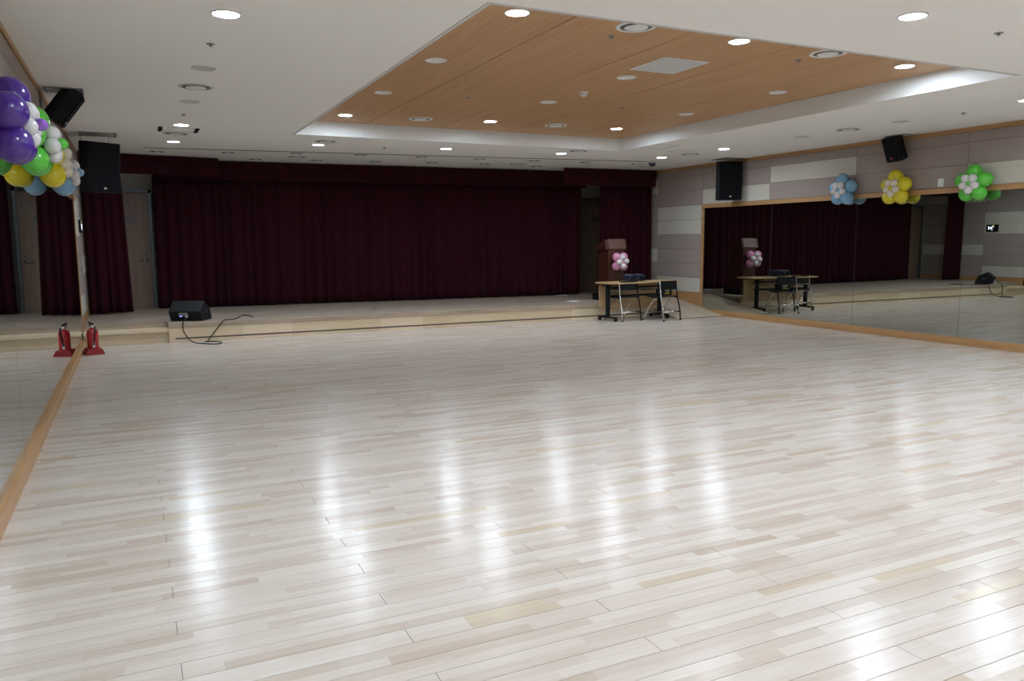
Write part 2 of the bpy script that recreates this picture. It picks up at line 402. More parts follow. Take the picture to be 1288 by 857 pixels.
MB().box(SX0, SX0+0.02, SY+0.021, 13.32, 0.0, 0.262).build('side_panel', M['nosing'], stage)
MB().box(SX0+0.02, SX1, SY+0.05, YF, 0.0, 0.255).build('stage_core', M['under'], stage)
# step beside the left mirror
MB().box(XL+0.02, SX0-0.002, SY-0.01, 13.33, 0.165, 0.205, 0.004).build('step_tread', M['stage_face'], stage)
MB().box(XL+0.02, SX0-0.002, SY+0.06, SY+0.08, 0.0, 0.164).build('step_riser', M['stage_face'], stage)
MB().box(XL+0.02, SX0-0.002, 13.32, 13.34, 0.206, 0.262).build('upper_riser', M['nosing'], stage)
# ramp at the right end
MB().prism([(12.12, 0.003), (12.12, 0.008), (13.9, SZ), (13.9, 0.003)], SX1+0.002, XR-0.02, 'x').build('ramp_deck', M['ramp'], stage, label='pale parquet ramp down to the floor beside the right mirror')
MB().prism([(12.16, 0.0015), (12.16, 0.012), (SY-0.02, 0.14), (SY-0.02, 0.0015)], SX1-0.012, SX1+0.001, 'x').build('ramp_side', M['nosing'], stage)
MB().box(SX1-0.01, XR-0.05, 12.105, 12.119, 0.0, 0.012).build('ramp_edge', M['under'], stage)

# ------------------------------------------------------------------ doors behind the stage
def door(name, xa, xb, handle_side, signx, signz, hz):
    y = YF
    d = empty(name, ((xa+xb)/2, y, SZ), kind='structure'); cx = (xa+xb)/2; z0 = SZ
    MB().box(xa-cx, xb-cx, -0.05, -0.005, 0.004, 2.13, 0.003).build('door_leaf', M['door'], d)
    MB().box(xa-cx-0.06, xa-cx-0.002, -0.08, 0, 0, 2.19).box(xb-cx+0.002, xb-cx+0.06, -0.08, 0, 0, 2.19).box(xa-cx-0.06, xb-cx+0.06, -0.08, 0, 2.135, 2.19).build('door_frame', M['frame_grey'], d)
    hx = (xb-0.08 if handle_side > 0 else xa+0.08)-cx
    h = MB().lathe([(0, 0), (0.026, 0), (0.026, 0.012), (0, 0.012)], 14, rotm((hx, -0.05, hz), rx=PI/2)).tube([(hx, -0.055, hz), (hx, -0.10, hz), (hx-0.02*handle_side, -0.105, hz), (hx-0.13*handle_side, -0.105, hz)], 0.011, 8).build('door_handle', M['chrome'], d)
    MB().lathe([(0, 0), (0.02, 0), (0.02, 0.01), (0, 0.01)], 12, rotm((hx, -0.05, hz+0.10), rx=PI/2)).build('door_lock', M['chrome'], d)
    MB().box(signx-cx-0.10, signx-cx+0.10, -0.062, -0.05, signz-z0-0.05, signz-z0+0.05, 0.002).build('door_sign', M['frame_grey'], d, label='small dark blank sign plate')
    return d
door('door_1', -0.50, 0.32, 1, -0.03, 1.94, 0.90)
door('door_2', 9.42, 10.25, -1, 10.02, 2.02, 0.95)

# ------------------------------------------------------------------ curtains
def curtain(name, p0, p1, z0, z1, label, cat='curtain', wl=0.20, amp=0.11, group=None, m=None, lean=0.0, seed=1, flare=0.35, hem=0.0):
    rnd = random.Random(seed); p0 = Vector((*p0, 0)); p1 = Vector((*p1, 0)); L = (p1-p0).length
    d = (p1-p0)/L; nrm = Vector((-d.y, d.x, 0)); 
    nu = max(8, int(L/0.016)); nz = 14
    kn = [0.0]
    while kn[-1] < L+0.3: kn.append(kn[-1] + wl*rnd.uniform(0.6, 1.45))
    am = [rnd.uniform(0.45, 1.0) for _ in kn]; sw = [rnd.uniform(-1, 1) for _ in kn]
    bm = bmesh.new(); rows = []
    for j in range(nz+1):
        w = j/nz; z = z1 + (z0-z1)*w; row = []
        for i in range(nu+1):
            u = L*i/nu
            k = max(q for q in range(len(kn)-1) if kn[q] <= u + 1e-9)
            ph = (u-kn[k])/(kn[k+1]-kn[k])
            a = amp*am[k]*(1-flare+flare*w)
            off = a*math.sin(PI*ph)**1.4*(1 if k % 1 == 0 else -1)
            off += 0.02*math.sin(u*2.1+seed+w*1.7)
            us = u + 0.02*sw[k]*w*math.sin(PI*ph) + (lean*w*(u/L))
            row.append(bm.verts.new(p0 + d*us - nrm*off*1.0 + Vector((0, 0, z + hem*math.sin(ph*PI)*0.01*w))))
        rows.append(row)
    for A, B in zip(rows, rows[1:]):
        for k in range(nu):
            f = bm.faces.new((A[k], B[k], B[k+1], A[k+1])); f.smooth = True
    me = bpy.data.meshes.new(name); bm.to_mesh(me); bm.free(); me.materials.append(m or M['curtain'])
    o = link(bpy.data.objects.new(name, me)); tag(o, label, cat, group)
    sd = o.modifiers.new('thickness', 'SOLIDIFY'); sd.thickness = 0.006; sd.offset = 0
    return o
curtain('stage_curtain', (0.40, 15.90), (9.06, 15.30), 0.325, 2.70, 'wide maroon velvet stage curtain hanging in deep folds across the back of the stage', seed=3)
curtain('curtain_valance', (0.42, 15.76), (9.10, 15.14), 2.655, 3.0, 'long maroon valance along the top of the wide middle curtain', 'valance', m=M['valance'], wl=0.22, amp=0.035, seed=5)
curtain('side_curtain', (-0.70, 15.05), (-0.11, 15.15), 0.325, 2.80, 'narrow maroon side curtain beside the left mirror, partly covering the left stage door', lean=0.06, seed=8, wl=0.13)
curtain('side_curtain', (9.29, 14.86), (10.46, 14.66), 0.325, 2.80, 'narrow maroon side curtain behind the lectern, against the right wall', seed=11, wl=0.15)
def valance_box(p0, p1, z0, z1, label, seed):
    return curtain('curtain_valance', p0, p1, z0, z1, label, 'valance', m=M['valance'], wl=0.28, amp=0.03, seed=seed)
valance_box((-0.71, 14.93), (1.49, 15.27), 2.68, 3.008, 'short maroon valance above the left stage door, next to the large hanging loudspeaker', 21)
valance_box((8.19, 14.50), (10.42, 14.38), 2.655, 3.008, 'short maroon valance above the lectern at the right end of the stage', 23)

# ------------------------------------------------------------------ ceiling fittings
ring_me = MB().lathe([(0.083, 0), (0.098, 0), (0.098, -0.006), (0.086, -0.009), (0.083, 0)], 28).mesh('trim_ring', M['cover_white'])
lens_me = MB().lathe([(0, 0), (0.083, 0), (0.083, -0.004), (0, -0.004)], 28).mesh('lens', M['lamp'])
def downlight(x, y, z, label, group=None):
    t = empty('downlight', (x, y, z), label=label, cat='ceiling light', group=group)
    inst('trim_ring', ring_me, t, (0, 0, 0)); inst('lens', lens_me, t, (0, 0, -0.0005)); return t
G1 = 'lit round downlights in the white ceiling'; G2 = 'lit round downlights in the wood ceiling recess'
for x, y, l in [(0.66, 5.74, 'bright round downlight nearest the top left corner, alone in the white ceiling'),
                (0.67, 11.19, 'bright round downlight just in front of the bracketed hatch on the left ceiling'),
                (0.66, 13.04, 'bright round downlight closest to the short left valance'),
                (2.72, 12.61, 'bright round downlight leftmost of the row between wood recess and stage'),
                (4.75, 12.35, 'bright round downlight second from the left in the row between wood recess and stage'),
                (6.85, 12.24, 'bright round downlight third from the left in the row between wood recess and stage'),
                (8.90, 12.12, 'bright round downlight above the right end of the table, beside the dome camera'),
                (9.04, 10.58, 'bright round downlight near the right wall, above the tall hanging loudspeaker'),
                (4.92, 3.87, 'bright round downlight at the upper right, on the white ceiling before the wood recess')]:
    downlight(x, y, H, l, G1)
for x, y, l in [(2.73, 5.56, 'bright downlight at the near left corner of the wood recess'),
                (2.72, 10.84, 'bright downlight at the far left corner of the wood recess'),
                (4.76, 10.59, 'bright downlight in the middle of the far edge of the wood recess'),
                (6.85, 10.50, 'bright downlight at the far right corner of the wood recess'),
                (4.87, 5.54, 'bright downlight between the two ring vents at the near edge of the wood recess'),
                (7.08, 5.63, 'bright downlight at the near right corner of the wood recess')]:
    downlight(x, y, TZ, l, G2)
for x, y, l in [(0.66, 3.87, 'left'), (2.75, 3.87, 'second from the left'), (7.0, 3.87, 'second from the right'), (9.05, 3.87, 'right')]:
    downlight(x, y, H, 'round downlight just above the picture, %s in its row' % l, 'downlights outside the picture')
downlight(9.05, 5.60, H, 'round downlight just beyond the right edge of the picture', 'downlights outside the picture')
for y, ry in ((1.95, 'in front of'), (0.0, 'level with'), (-2.0, 'behind')):
    for x, rx in ((0.66, 'leftmost'), (2.75, 'second from the left'), (4.9, 'middle'), (7.0, 'second from the right'), (9.05, 'rightmost')):
        downlight(x, y, H, 'round downlight outside the picture, %s of the row %s the camera' % (rx.replace('second from the ', 'inner '), ry), 'downlights outside the picture')

disc_me = {k: MB().lathe([(0, 0.0), (0.105, 0), (0.10, -0.006), (0.085, -0.007), (0.083, -0.004), (0, -0.005)], 26).mesh('cover', M[k]) for k in ('cover', 'cover_white')}
def disc(x, y, z, label, k='cover_white', g=None):
    o = link(bpy.data.objects.new('ceiling_speaker', disc_me[k])); o.location = (x, y, z); tag(o, label, 'ceiling speaker', g)
for x, y, l in [(2.72, 7.30, 'white round flush cover, nearer of two beside the left edge of the wood recess'),
                (2.72, 9.07, 'white round flush cover, farther of two beside the left edge of the wood recess'),
                (4.78, 8.87, 'white round flush cover in the wood recess just before the far middle ring vent'),
                (4.83, 7.22, 'white round flush cover right behind the square hatch of the wood recess'),
                (6.95, 7.22, 'white round flush cover, nearer of two beside the right edge of the wood recess'),
                (6.96, 8.94, 'white round flush cover, farther of two beside the right edge of the wood recess')]:
    disc(x, y, TZ, l, g='round covers in the wood recess')
for x, y, l in [(0.66, 7.56, 'pale grey round cover on the left ceiling, in front of the round vent'),
                (0.66, 9.36, 'pale grey round cover on the left ceiling, behind the round vent'),
                (9.09, 8.92, 'pale grey round cover on the right ceiling, left of the round vent'),
                (9.14, 7.28, 'pale grey round cover on the right ceiling above the small tilted loudspeaker')]:
    disc(x, y, H, l, 'cover', g='round covers in the white ceiling')
vent_ring = {k: MB().lathe([(0.165, 0), (0.165, -0.006), (0.15, -0.010), (0.132, -0.006), (0.132, 0)], 30).mesh('vent_ring', M[k]) for k in ('white', 'cover')}
vent_gap = MB().lathe([(0, -0.005), (0.133, -0.005), (0.133, 0.0), (0, 0.0)], 30).mesh('vent_throat', M['joint'])
vent_cone = MB().lathe([(0, -0.014), (0.092, -0.014), (0.098, -0.011), (0.09, -0.005), (0, -0.005)], 30).mesh('vent_plate', M['cover_white'])
def vent(x, y, z, label, k='white', g=None, s=1.0):
    t = empty('air_vent', (x, y, z), label=label, cat='air vent', group=g); t.scale = (s, s, s)
    inst('vent_ring', vent_ring[k], t); inst('vent_throat', vent_gap, t); inst('vent_plate', vent_cone, t)
for x, y, l in [(3.78, 5.52, 'large white round vent near the near left corner of the wood recess'),
                (5.94, 5.55, 'large white round vent between two lit downlights at the near right of the wood recess'),
                (3.77, 10.77, 'white round air vent at the far left edge of the wood recess'),
                (5.82, 10.57, 'white round air vent at the far right edge of the wood recess')]:
    vent(x, y, TZ, l, g='round vents in the wood recess')
for x, y, l in [(0.66, 8.46, 'round air vent between two pale covers on the left ceiling'),
                (0.65, 12.10, 'round air vent framed by the brackets of the access hatch on the left ceiling'),
                (9.11, 8.09, 'round air vent on the right ceiling between two pale covers'),
                (2.74, 12.17, 'flat round air vent right behind the left downlight of the row before the stage'),
                (6.95, 11.81, 'flat round air vent next to the third downlight of the row before the stage'),
                (9.05, 11.48, 'flat round air vent on the ceiling near the tall right loudspeaker')]:
    vent(x, y, H, l, 'cover', g='round vents in the white ceiling')
for x, y, l in [(2.74, 14.5, 'round vent in the ceiling strip over the stage, left of centre'),
                (6.95, 14.2, 'round vent in the ceiling strip over the stage, right of centre')]:
    vent(x, y, H, l, 'cover', g='round vents over the stage')
# unlit adjustable stage lights beyond the slot
eye_ring = MB().lathe([(0.10, 0), (0.125, 0), (0.125, -0.004), (0.10, -0.005), (0.10, 0)], 24).mesh('trim_ring', M['cover'])
eye_gap = MB().lathe([(0, -0.0035), (0.101, -0.0035), (0.101, 0), (0, 0)], 24).mesh('can_throat', M['black'])
eye_ball = MB().lathe([(0, -0.026), (0.026, -0.023), (0.042, -0.012), (0.046, 0.0), (0, 0.0)], 16).mesh('lamp_ball', M['cover_white'])
pos = [(0.47, 14.55), (1.56, 14.25), (2.64, 13.97), (3.71, 13.80), (4.80, 13.71), (5.90, 13.63), (7.0, 13.55), (8.04, 13.41), (9.16, 13.30)]
nm = ['leftmost', 'second from the left', 'third from the left', 'fourth from the left', 'middle', 'fourth from the right', 'third from the right', 'second from the right', 'rightmost']
for (x, y), n in zip(pos, nm):
    t = empty('stage_light', (x, y, H), label='unlit recessed stage light, %s in the row just behind the ceiling slot' % n, cat='stage light', group='unlit stage lights behind the ceiling slot')
    inst('trim_ring', eye_ring, t); inst('can_throat', eye_gap, t); inst('lamp_ball', eye_ball, t)
pos = [(2.13, 15.2), (3.20, 15.0), (4.26, 14.84), (5.32, 14.62), (6.38, 14.5), (7.54, 14.5)]
nm = ['leftmost', 'second from the left', 'third from the left', 'third from the right', 'second from the right', 'rightmost']
for (x, y), n in zip(pos, nm):
    t = empty('stage_light', (x, y, H), label='unlit recessed stage light, %s in the row next to the curtain top' % n, cat='stage light', group='unlit stage lights next to the curtain')
    inst('trim_ring', eye_ring, t); inst('can_throat', eye_gap, t); inst('lamp_ball', eye_ball, t)
# square hatch in wood, hatches in white ceiling
t = empty('ceiling_hatch', (4.90, 6.58, TZ), label='square pale hatch panel in the middle of the wood recess', cat='hatch')
MB().box(-0.27, 0.27, -0.29, 0.29, -0.006, 0.0, 0.002).build('hatch_frame', M['cover_white'], t)
MB().box(-0.25, 0.25, -0.27, 0.27, -0.010, -0.0062, 0.002).build('hatch_door', M['cover'], t)
def hatch(x, y, sx, sy, label, br=False):
    t = empty('ceiling_hatch', (x, y, H), label=label, cat='hatch')
    MB().box(-sx, sx, -sy, -sy+0.012, -0.005, 0).box(-sx, sx, sy-0.012, sy, -0.005, 0).box(-sx, -sx+0.012, -sy, sy, -0.005, 0).box(sx-0.012, sx, -sy, sy, -0.005, 0).build('hatch_frame', M['cover'], t)
    if br: MB().box(-sx-0.02, -sx+0.03, -sy, sy, -0.015, -0.005).box(sx-0.03, sx+0.02, -sy, sy, -0.015, -0.005).build('hatch_bracket', M['black'], t)
hatch(0.66, 11.65, 0.23, 0.2, 'thin square access hatch with two dark side brackets on the left ceiling', True)
hatch(7.85, 10.75, 0.25, 0.22, 'faint square access hatch on the white ceiling right of the wood recess')
hatch(8.6, 11.1, 0.2, 0.15, 'faint small access hatch by the round vent near the right wall')
# sprinklers, detector, dome camera
spr = MB().lathe([(0, -0.004), (0.032, -0.004), (0.032, 0), (0, 0)], 16).lathe([(0, -0.018), (0.009, -0.018), (0.009, 0), (0, 0)], 8).lathe([(0, -0.021), (0.014, -0.021), (0.014, -0.018), (0, -0.018)], 12).mesh('sprinkler_head', M['steel'])
for x, y, z, l in [(3.76, 5.86, TZ, 'small sprinkler head in the wood recess behind the near left vent'), (5.91, 5.88, TZ, 'small sprinkler head in the wood recess behind the near right vent'),
                   (3.75, 8.96, TZ, 'small sprinkler head in the far left part of the wood recess'), (5.85, 8.85, TZ, 'small sprinkler head in the far right part of the wood recess'),
                   (0.64, 6.63, H, 'small sprinkler head on the left ceiling behind the nearest downlight'), (0.65, 10.30, H, 'small sprinkler head on the left ceiling just before the far downlights'),
                   (5.91, 3.91, H, 'small sprinkler head on the white ceiling at the upper right corner'), (9.23, 6.48, H, 'tiny sprinkler head on the ceiling close to the right wall trim'),
                   (3.79, 12.62, H, 'tiny sprinkler head between the first two downlights of the row before the stage')]:
    o = link(bpy.data.objects.new('sprinkler_head', spr)); o.location = (x, y, z); tag(o, l, 'sprinkler', 'ceiling sprinkler heads')
t = empty('smoke_detector', (4.83, 8.10, TZ), label='white smoke detector hanging from the middle of the wood recess', cat='smoke detector')
MB().lathe([(0, 0), (0.05, 0), (0.05, -0.02), (0, -0.02)], 20).build('detector_base', M['cover_white'], t)
MB().lathe([(0, -0.02), (0.04, -0.02), (0.036, -0.045), (0.02, -0.055), (0, -0.057)], 20).build('detector_head', M['cover_white'], t)
t = empty('dome_camera', (9.18, 12.80, H), label='small dark dome camera on the ceiling at the right end of the stage', cat='camera')
MB().lathe([(0, 0), (0.08, 0), (0.08, -0.03), (0.07, -0.035), (0, -0.035)], 24).build('camera_base', M['cover'], t)
MB().lathe([(0.066, -0.034), (0.064, -0.06), (0.05, -0.085), (0.025, -0.10), (0, -0.104)], 24).build('camera_dome', M['blue_black'], t)

# ------------------------------------------------------------------ loudspeakers
def loudspeaker(loc, rot, w, h, d, label, chains, bracket, group=None, badge='silver'):
    """front faces local -y; origin at the box centre. chains: list of (local anchor) hung from the ceiling"""
    t = empty('hanging_speaker', loc, label=label, cat='loudspeaker', group=group, rot=rot)
    a = w*0.5; b = w*0.34
    MB().prism([(-a, -d/2+0.012), (a, -d/2+0.012), (a, d*0.1), (b, d/2), (-b, d/2), (-a, d*0.1)], -h/2, h/2, 'z', 0.006).build('cabinet', M['black'], t)
    MB().box(-a+0.014, a-0.014, -d/2-0.004, -d/2+0.016, -h/2+0.016, h/2-0.016, 0.004).build('front_grille', M['black_grille'], t)
    MB().box(-0.02, 0.02, -d/2-0.008, -d/2-0.003, -h/2+0.05, -h/2+0.075, 0.002).build('badge', M[badge], t)
    mw = t.matrix_basis.copy() if False else Matrix.LocRotScale(Vector(loc), __import__('mathutils').Euler(rot), None)
    inv = mw.inverted()
    for n, c in enumerate(chains):
        p = mw @ Vector(c); top = Vector((p.x, p.y, H-0.012)); L = top.z-p.z; k = max(2, int(L/0.028)); mb = MB()
        for i in range(k):
            z = p.z + L*(i+0.5)/k; s = L/k*0.62; ang = (i % 2)*PI/2
            pts = [Vector((p.x + math.cos(ang)*0.008*math.cos(q), p.y + math.sin(ang)*0.008*math.cos(q), z + s*math.sin(q))) for q in [2*PI*j/8 for j in range(9)]]
            mb.tube([inv @ q for q in pts], 0.0026, 5)
        mb.build('hanging_chain', M['steel'], t)
    x0, x1, y0, y1 = bracket
    mb = MB()
    for yy in (y0-0.045, y1+0.03): mb.box(x0, x1, yy, yy+0.012, H-0.009, H-0.001)
    for xx in (x0, x1-0.018): mb.box(xx, xx+0.018, y0-0.03, y1+0.035, H-0.015, H-0.008)
    bmesh.ops.transform(mb.bm, matrix=inv, verts=mb.bm.verts); mb.build('ceiling_bracket', M['steel'], t)
    return t
E3 = lambda rx, ry, rz: (math.radians(rx), math.radians(ry), math.radians(rz))
loudspeaker((-0.365, 12.6, 2.565), E3(6, 0, 32), 0.46, 0.685, 0.38, 'large black loudspeaker hanging from the ceiling before the short left valance', [(-0.2, 0.05, 0.33), (0.2, 0.05, 0.33)], (-0.56, -0.10, 12.42, 12.72))
loudspeaker((10.23, 11.84, 2.60), E3(0, 0, -20), 0.45, 0.71, 0.28, 'tall black loudspeaker hanging over the left end of the right wall mirror', [(-0.2, 0.05, 0.34), (0.2, 0.05, 0.34)], (10.02, 10.44, 11.7, 12.0))
loudspeaker((-0.52, 9.15, 2.86), E3(36, 0, 90), 0.26, 0.38, 0.20, 'small black loudspeaker tilted on chains over the left wall balloon flowers', [(-0.1, 0.12, -0.18), (0.1, 0.0, 0.19)], (-0.68, -0.34, 9.05, 9.25))
loudspeaker((10.33, 8.30, 2.835), E3(20, 0, -102), 0.26, 0.37, 0.20, 'small black loudspeaker tilted down above the yellow balloon flower on the right wall', [(-0.1, 0.1, 0.18), (0.1, 0.1, 0.18)], (10.2, 10.46, 8.12, 8.35), badge='led_r')
loudspeaker((-0.52, 4.62, 2.86), E3(36, 0, 90), 0.26, 0.36, 0.20, 'black loudspeaker cut off by the top left corner of the picture', [(-0.1, 0.12, -0.18), (0.1, 0.0, 0.19)], (-0.68, -0.34, 4.52, 4.72))

# ------------------------------------------------------------------ balloon flowers
def balloon_prof(r):
    pr = [(0, r*1.06)]
    for i in range(1, 13):
        a = PI*i/13; z = math.cos(a)*r; q = math.sin(a)*r
        if z < 0: z *= 1.13
        else: z *= 1.04
        pr.append((q, z))
    pr += [(r*0.10, -r*1.12), (r*0.05, -r*1.17), (r*0.11, -r*1.25), (0, -r*1.24)]
    return pr
bal_cache = {}
def balloon(name, parent, loc, r, m, outward):
    key = (round(r, 3), m)
    if key not in bal_cache: bal_cache[key] = MB().lathe(balloon_prof(r), 24).mesh('balloon', M[m])
    q = Vector(outward).normalized().to_track_quat('Z', 'Y').to_euler()
    return inst(name, bal_cache[key], parent, loc, q)
def balloon_flower(loc, face, big, small, bigm, smallm, centm, label, R=0.105, r=0.056, n=5, ns=5, ph=PI/2, fwd=0.10, ring=0.155, sring=0.083, ph2=None, jit=0, cf=0.95, cr=0.75):
    """petals lie in the local yz plane, the flower looks along local +x"""
    t = empty('balloon_flower', loc, face, label=label, cat='balloon flower')
    rnd = random.Random(jit)
    for k in range(n):
        a = ph + 2*PI*k/n
        rr = R*rnd.uniform(0.94, 1.05)
        balloon('petal_balloon', t, (rnd.uniform(-0.012, 0.012), ring*math.cos(a), ring*math.sin(a)), rr, bigm, (0.15, math.cos(a), math.sin(a)))
    p2 = ph+PI/n if ph2 is None else ph2
    for k in range(ns):
        a = p2 + 2*PI*k/ns
        balloon('small_balloon', t, (fwd, sring*math.cos(a), sring*math.sin(a)), r*rnd.uniform(0.94, 1.05), smallm, (0.5, math.cos(a), math.sin(a)))
    balloon('centre_balloon', t, (fwd*cf, 0, 0), r*cr, centm, (1, 0, 0))
    return t
balloon_flower((10.375, 9.27, 2.285), PI, 0, 0, 'b_blue', 'b_white', 'b_blue', 'blue balloon flower with small white balloons on the right wall', jit=1)
balloon_flower((10.375, 8.29, 2.255), PI, 0, 0, 'b_yellow', 'b_cream', 'b_yellow', 'yellow balloon flower with small white balloons on the right wall', jit=2)
balloon_flower((10.375, 7.07, 2.235), PI, 0, 0, 'b_green', 'b_white', 'b_green', 'green balloon flower with small white balloons on the right wall', jit=3)
balloon_flower((-0.60, 9.42, 2.235), 0, 0, 0, 'b_blue', 'b_white', 'b_blue', 'blue balloon flower on the left wall, last of the four and nearest the large loudspeaker', jit=4, fwd=0.11, cf=1.45)
balloon_flower((-0.60, 8.24, 2.235), 0, 0, 0, 'b_yellow', 'b_cream', 'b_yellow', 'yellow balloon flower on the left wall between the green and blue ones', jit=5, fwd=0.11)
balloon_flower((-0.60, 6.80, 2.235), 0, 0, 0, 'b_green', 'b_white', 'b_green', 'green balloon flower on the left wall behind the purple one', jit=6, fwd=0.125, cf=1.45)
balloon_flower((-0.594, 5.64, 2.22), 0, 0, 0, 'b_purple', 'b_white', 'b_lilac', 'purple balloon flower on the left wall, nearest to the camera', jit=7, R=0.115, r=0.06, fwd=0.08, cf=1.8, cr=0.62)
t = balloon_flower((8.77, 13.27, 1.08), -PI/2+0.1, 0, 0, 'b_pink', 'b_white', 'b_pink', 'small pink and white balloon flower on the front of the lectern', R=0.092, r=0.062, n=4, ns=4, ph=PI/4, ph2=0.1, ring=0.125, sring=0.085, fwd=0.09, jit=9)

# ------------------------------------------------------------------ lectern
t = empty('lectern', (8.79, 13.60, SZ), math.radians(-3), label='dark red-brown wooden lectern with slanted crest, behind the table on the stage', cat='lectern')
MB().box(-0.30, 0.30, -0.26, 0.26, 0.0, 0.13, 0.006).build('plinth', M['black'], t)
MB().box(-0.19, 0.18, -0.20, 0.20, 0.13, 1.02, 0.004).build('body', M['lect'], t)
MB().box(-0.16, 0.15, -0.206, -0.199, 0.18, 0.98, 0.002).build('front_panel', M['lect'], t)
MB().prism([(-0.22, 1.02), (0.25, 1.02), (0.25, 1.05), (-0.12, 1.215), (-0.17, 1.215)], -0.25, 0.22, 'x', 0.003).build('desk_top', M['lect'], t)
MB().prism([(-0.235, 1.035), (-0.222, 1.025), (-0.158, 1.225), (-0.172, 1.23)], -0.19, 0.19, 'x', 0.001).build('crest_panel', M['lect2'], t, label='lighter brown slanted panel at the top front')

# ------------------------------------------------------------------ table
t = empty('folding_table', (8.70, 12.56, 0), math.radians(5), label='folding table with light wood top and black castor legs before the stage', cat='table')
HL = 0.80
MB().box(-HL, HL+0.08, -0.25, 0.27, 0.695, 0.722, 0.003).build('table_top', M['table_wood'], t)
MB().box(-HL+0.05, HL-0.05, 0.20, 0.215, 0.20, 0.66, 0.002).build('modesty_panel', M['table_wood'], t)
for sx in (-1, 1):
    x = 0.57 if sx > 0 else -0.70
    MB().box(x-0.03, x+0.03, -0.035, 0.035, 0.075, 0.66, 0.004).box(x-0.02, x+0.02, -0.19, 0.19, 0.66, 0.694, 0.003).build('leg', M['black'], t)
    MB().box(x-0.03, x+0.03, -0.26, 0.27, 0.05, 0.085, 0.008).build('foot', M['black'], t)
    for y in (-0.235, 0.245):
        MB().lathe([(0, -0.012), (0.024, -0.012), (0.024, 0.012), (0, 0.012)], 16, rotm((x-0.014, y, 0.025), ry=PI/2)).lathe([(0, -0.012), (0.024, -0.012), (0.024, 0.012), (0, 0.012)], 16, rotm((x+0.016, y, 0.025), ry=PI/2)).build('castor', M['black'], t)
MB().box(-HL+0.15, HL-0.15, -0.02, 0.02, 0.60, 0.63).box(-HL+0.15, HL-0.15, -0.01, 0.01, 0.44, 0.48).build('stretcher', M['black'], t)
mb = MB()
for y in (-0.15, -0.07, 0.01, 0.09): mb.tube([(-HL+0.15, y, 0.56), (HL-0.15, y, 0.56)], 0.005, 6)
mb.build('under_shelf', M['steel'], t)

# projector on the table
t = empty('projector', (8.66, 12.60, 0.724), math.radians(-6), label='glossy blue-black projector lying on the wooden table', cat='projector')
MB().prism([(-0.17, 0.012), (0.17, 0.012), (0.18, 0.05), (0.165, 0.115), (0.10, 0.135), (-0.11, 0.135), (-0.165, 0.11), (-0.18, 0.05)], -0.14, 0.14, 'y', 0.012).build('case', M['blue_black'], t)
MB().lathe([(0, 0), (0.045, 0), (0.045, 0.03), (0.034, 0.032), (0.03, 0.02), (0, 0.022)], 20, rotm((-0.09, -0.135, 0.065), rx=PI/2)).build('lens_barrel', M['black'], t)
MB().box(0.02, 0.13, -0.06, 0.06, 0.134, 0.138, 0.001).build('button_panel', M['steel'], t)
MB().box(0.03, 0.17, -0.146, -0.138, 0.035, 0.09, 0.001).build('vent_grille', M['black_grille'], t)
for x in (-0.15, 0.15): MB().lathe([(0, 0), (0.012, 0), (0.012, 0.016), (0, 0.016)], 10, rotm((x, 0.0, -0.0015))).build('foot', M['black'], t)

# ------------------------------------------------------------------ folding chairs
def chair(loc, rz, label):
    """seat faces local +y"""
    t = empty('folding_chair', loc, rz, label=label, cat='chair', group='black folding chairs at the table')
    w = 0.225
    for sx in (-1, 1):
        x = sx*w
        MB().tube([(x, -0.275, 0.005), (x, -0.25, 0.22), (x*0.985, -0.19, 0.45), (x*0.97, -0.15, 0.745)], 0.0125, 8, n=5).build('rear_leg', M['chrome' if sx < 0 else 'black'], t)
        MB().tube([(x, 0.24, 0.005), (x, 0.17, 0.15), (x*0.97, 0.04, 0.34), (x*0.96, -0.10, 0.44)], 0.0125, 8, n=5).build('front_leg', M['chrome'], t)
        MB().lathe([(0, 0), (0.018, 0), (0.017, 0.03), (0, 0.03)], 10, rotm((x, -0.275, 0))).build('foot_cap', M['black'], t)
        MB().lathe([(0, 0), (0.018, 0), (0.017, 0.03), (0, 0.03)], 10, rotm((x, 0.24, 0))).build('foot_cap', M['black'], t)
        MB().box(x-0.012, x+0.012, -0.20, 0.05, 0.425, 0.445, 0.004).build('seat_bracket', M['black'], t)
    MB().tube([(-w, -0.256, 0.17), (w, -0.256, 0.17)], 0.014, 8).build('stretcher', M['chrome'], t)
    MB().tube([(-w, 0.18, 0.13), (w, 0.18, 0.13)], 0.009, 8).build('stretcher', M['chrome'], t)
    # curved seat and back shells
    mb = MB(); prof = []
    for i in range(9):
        y = -0.20 + 0.42*i/8; prof.append((y, 0.452 + 0.012*math.cos(i/8*2*PI)))
    prof2 = prof + [(y, z-0.018) for y, z in prof[::-1]]
    mb.prism(prof2, -w+0.018, w-0.018, 'x', 0.004).build('seat', M['black'], t)
    mb = MB(); prof = []
    for i in range(9):
        x = -w + 2*w*i/8; prof.append((x, -0.162 - 0.028*math.sin(PI*i/8)))
    prof2 = prof + [(x, y+0.014) for x, y in prof[::-1]]
    mb.prism(prof2, 0.575, 0.745, 'z', 0.004).build('backrest', M['black'], t)
    return t
chair((8.32, 12.48, 0), math.radians(6), 'black folding chair pushed under the middle of the table, left of the two')
chair((9.00, 12.18, 0), math.radians(10), 'right black folding chair at the table, a small case on its seat')
t = empty('small_case', (9.02, 12.12, 0.467), math.radians(10), label='small black case with yellow and silver print on the right chair', cat='case')
MB().box(-0.13, 0.13, -0.065, 0.11, 0, 0.125, 0.012).build('case_body', M['black'], t)
MB().box(-0.085, 0.055, -0.069, -0.064, 0.03, 0.045).box(-0.03, 0.06, -0.069, -0.064, 0.055, 0.064).build('yellow_print', M['yellow_print'], t)
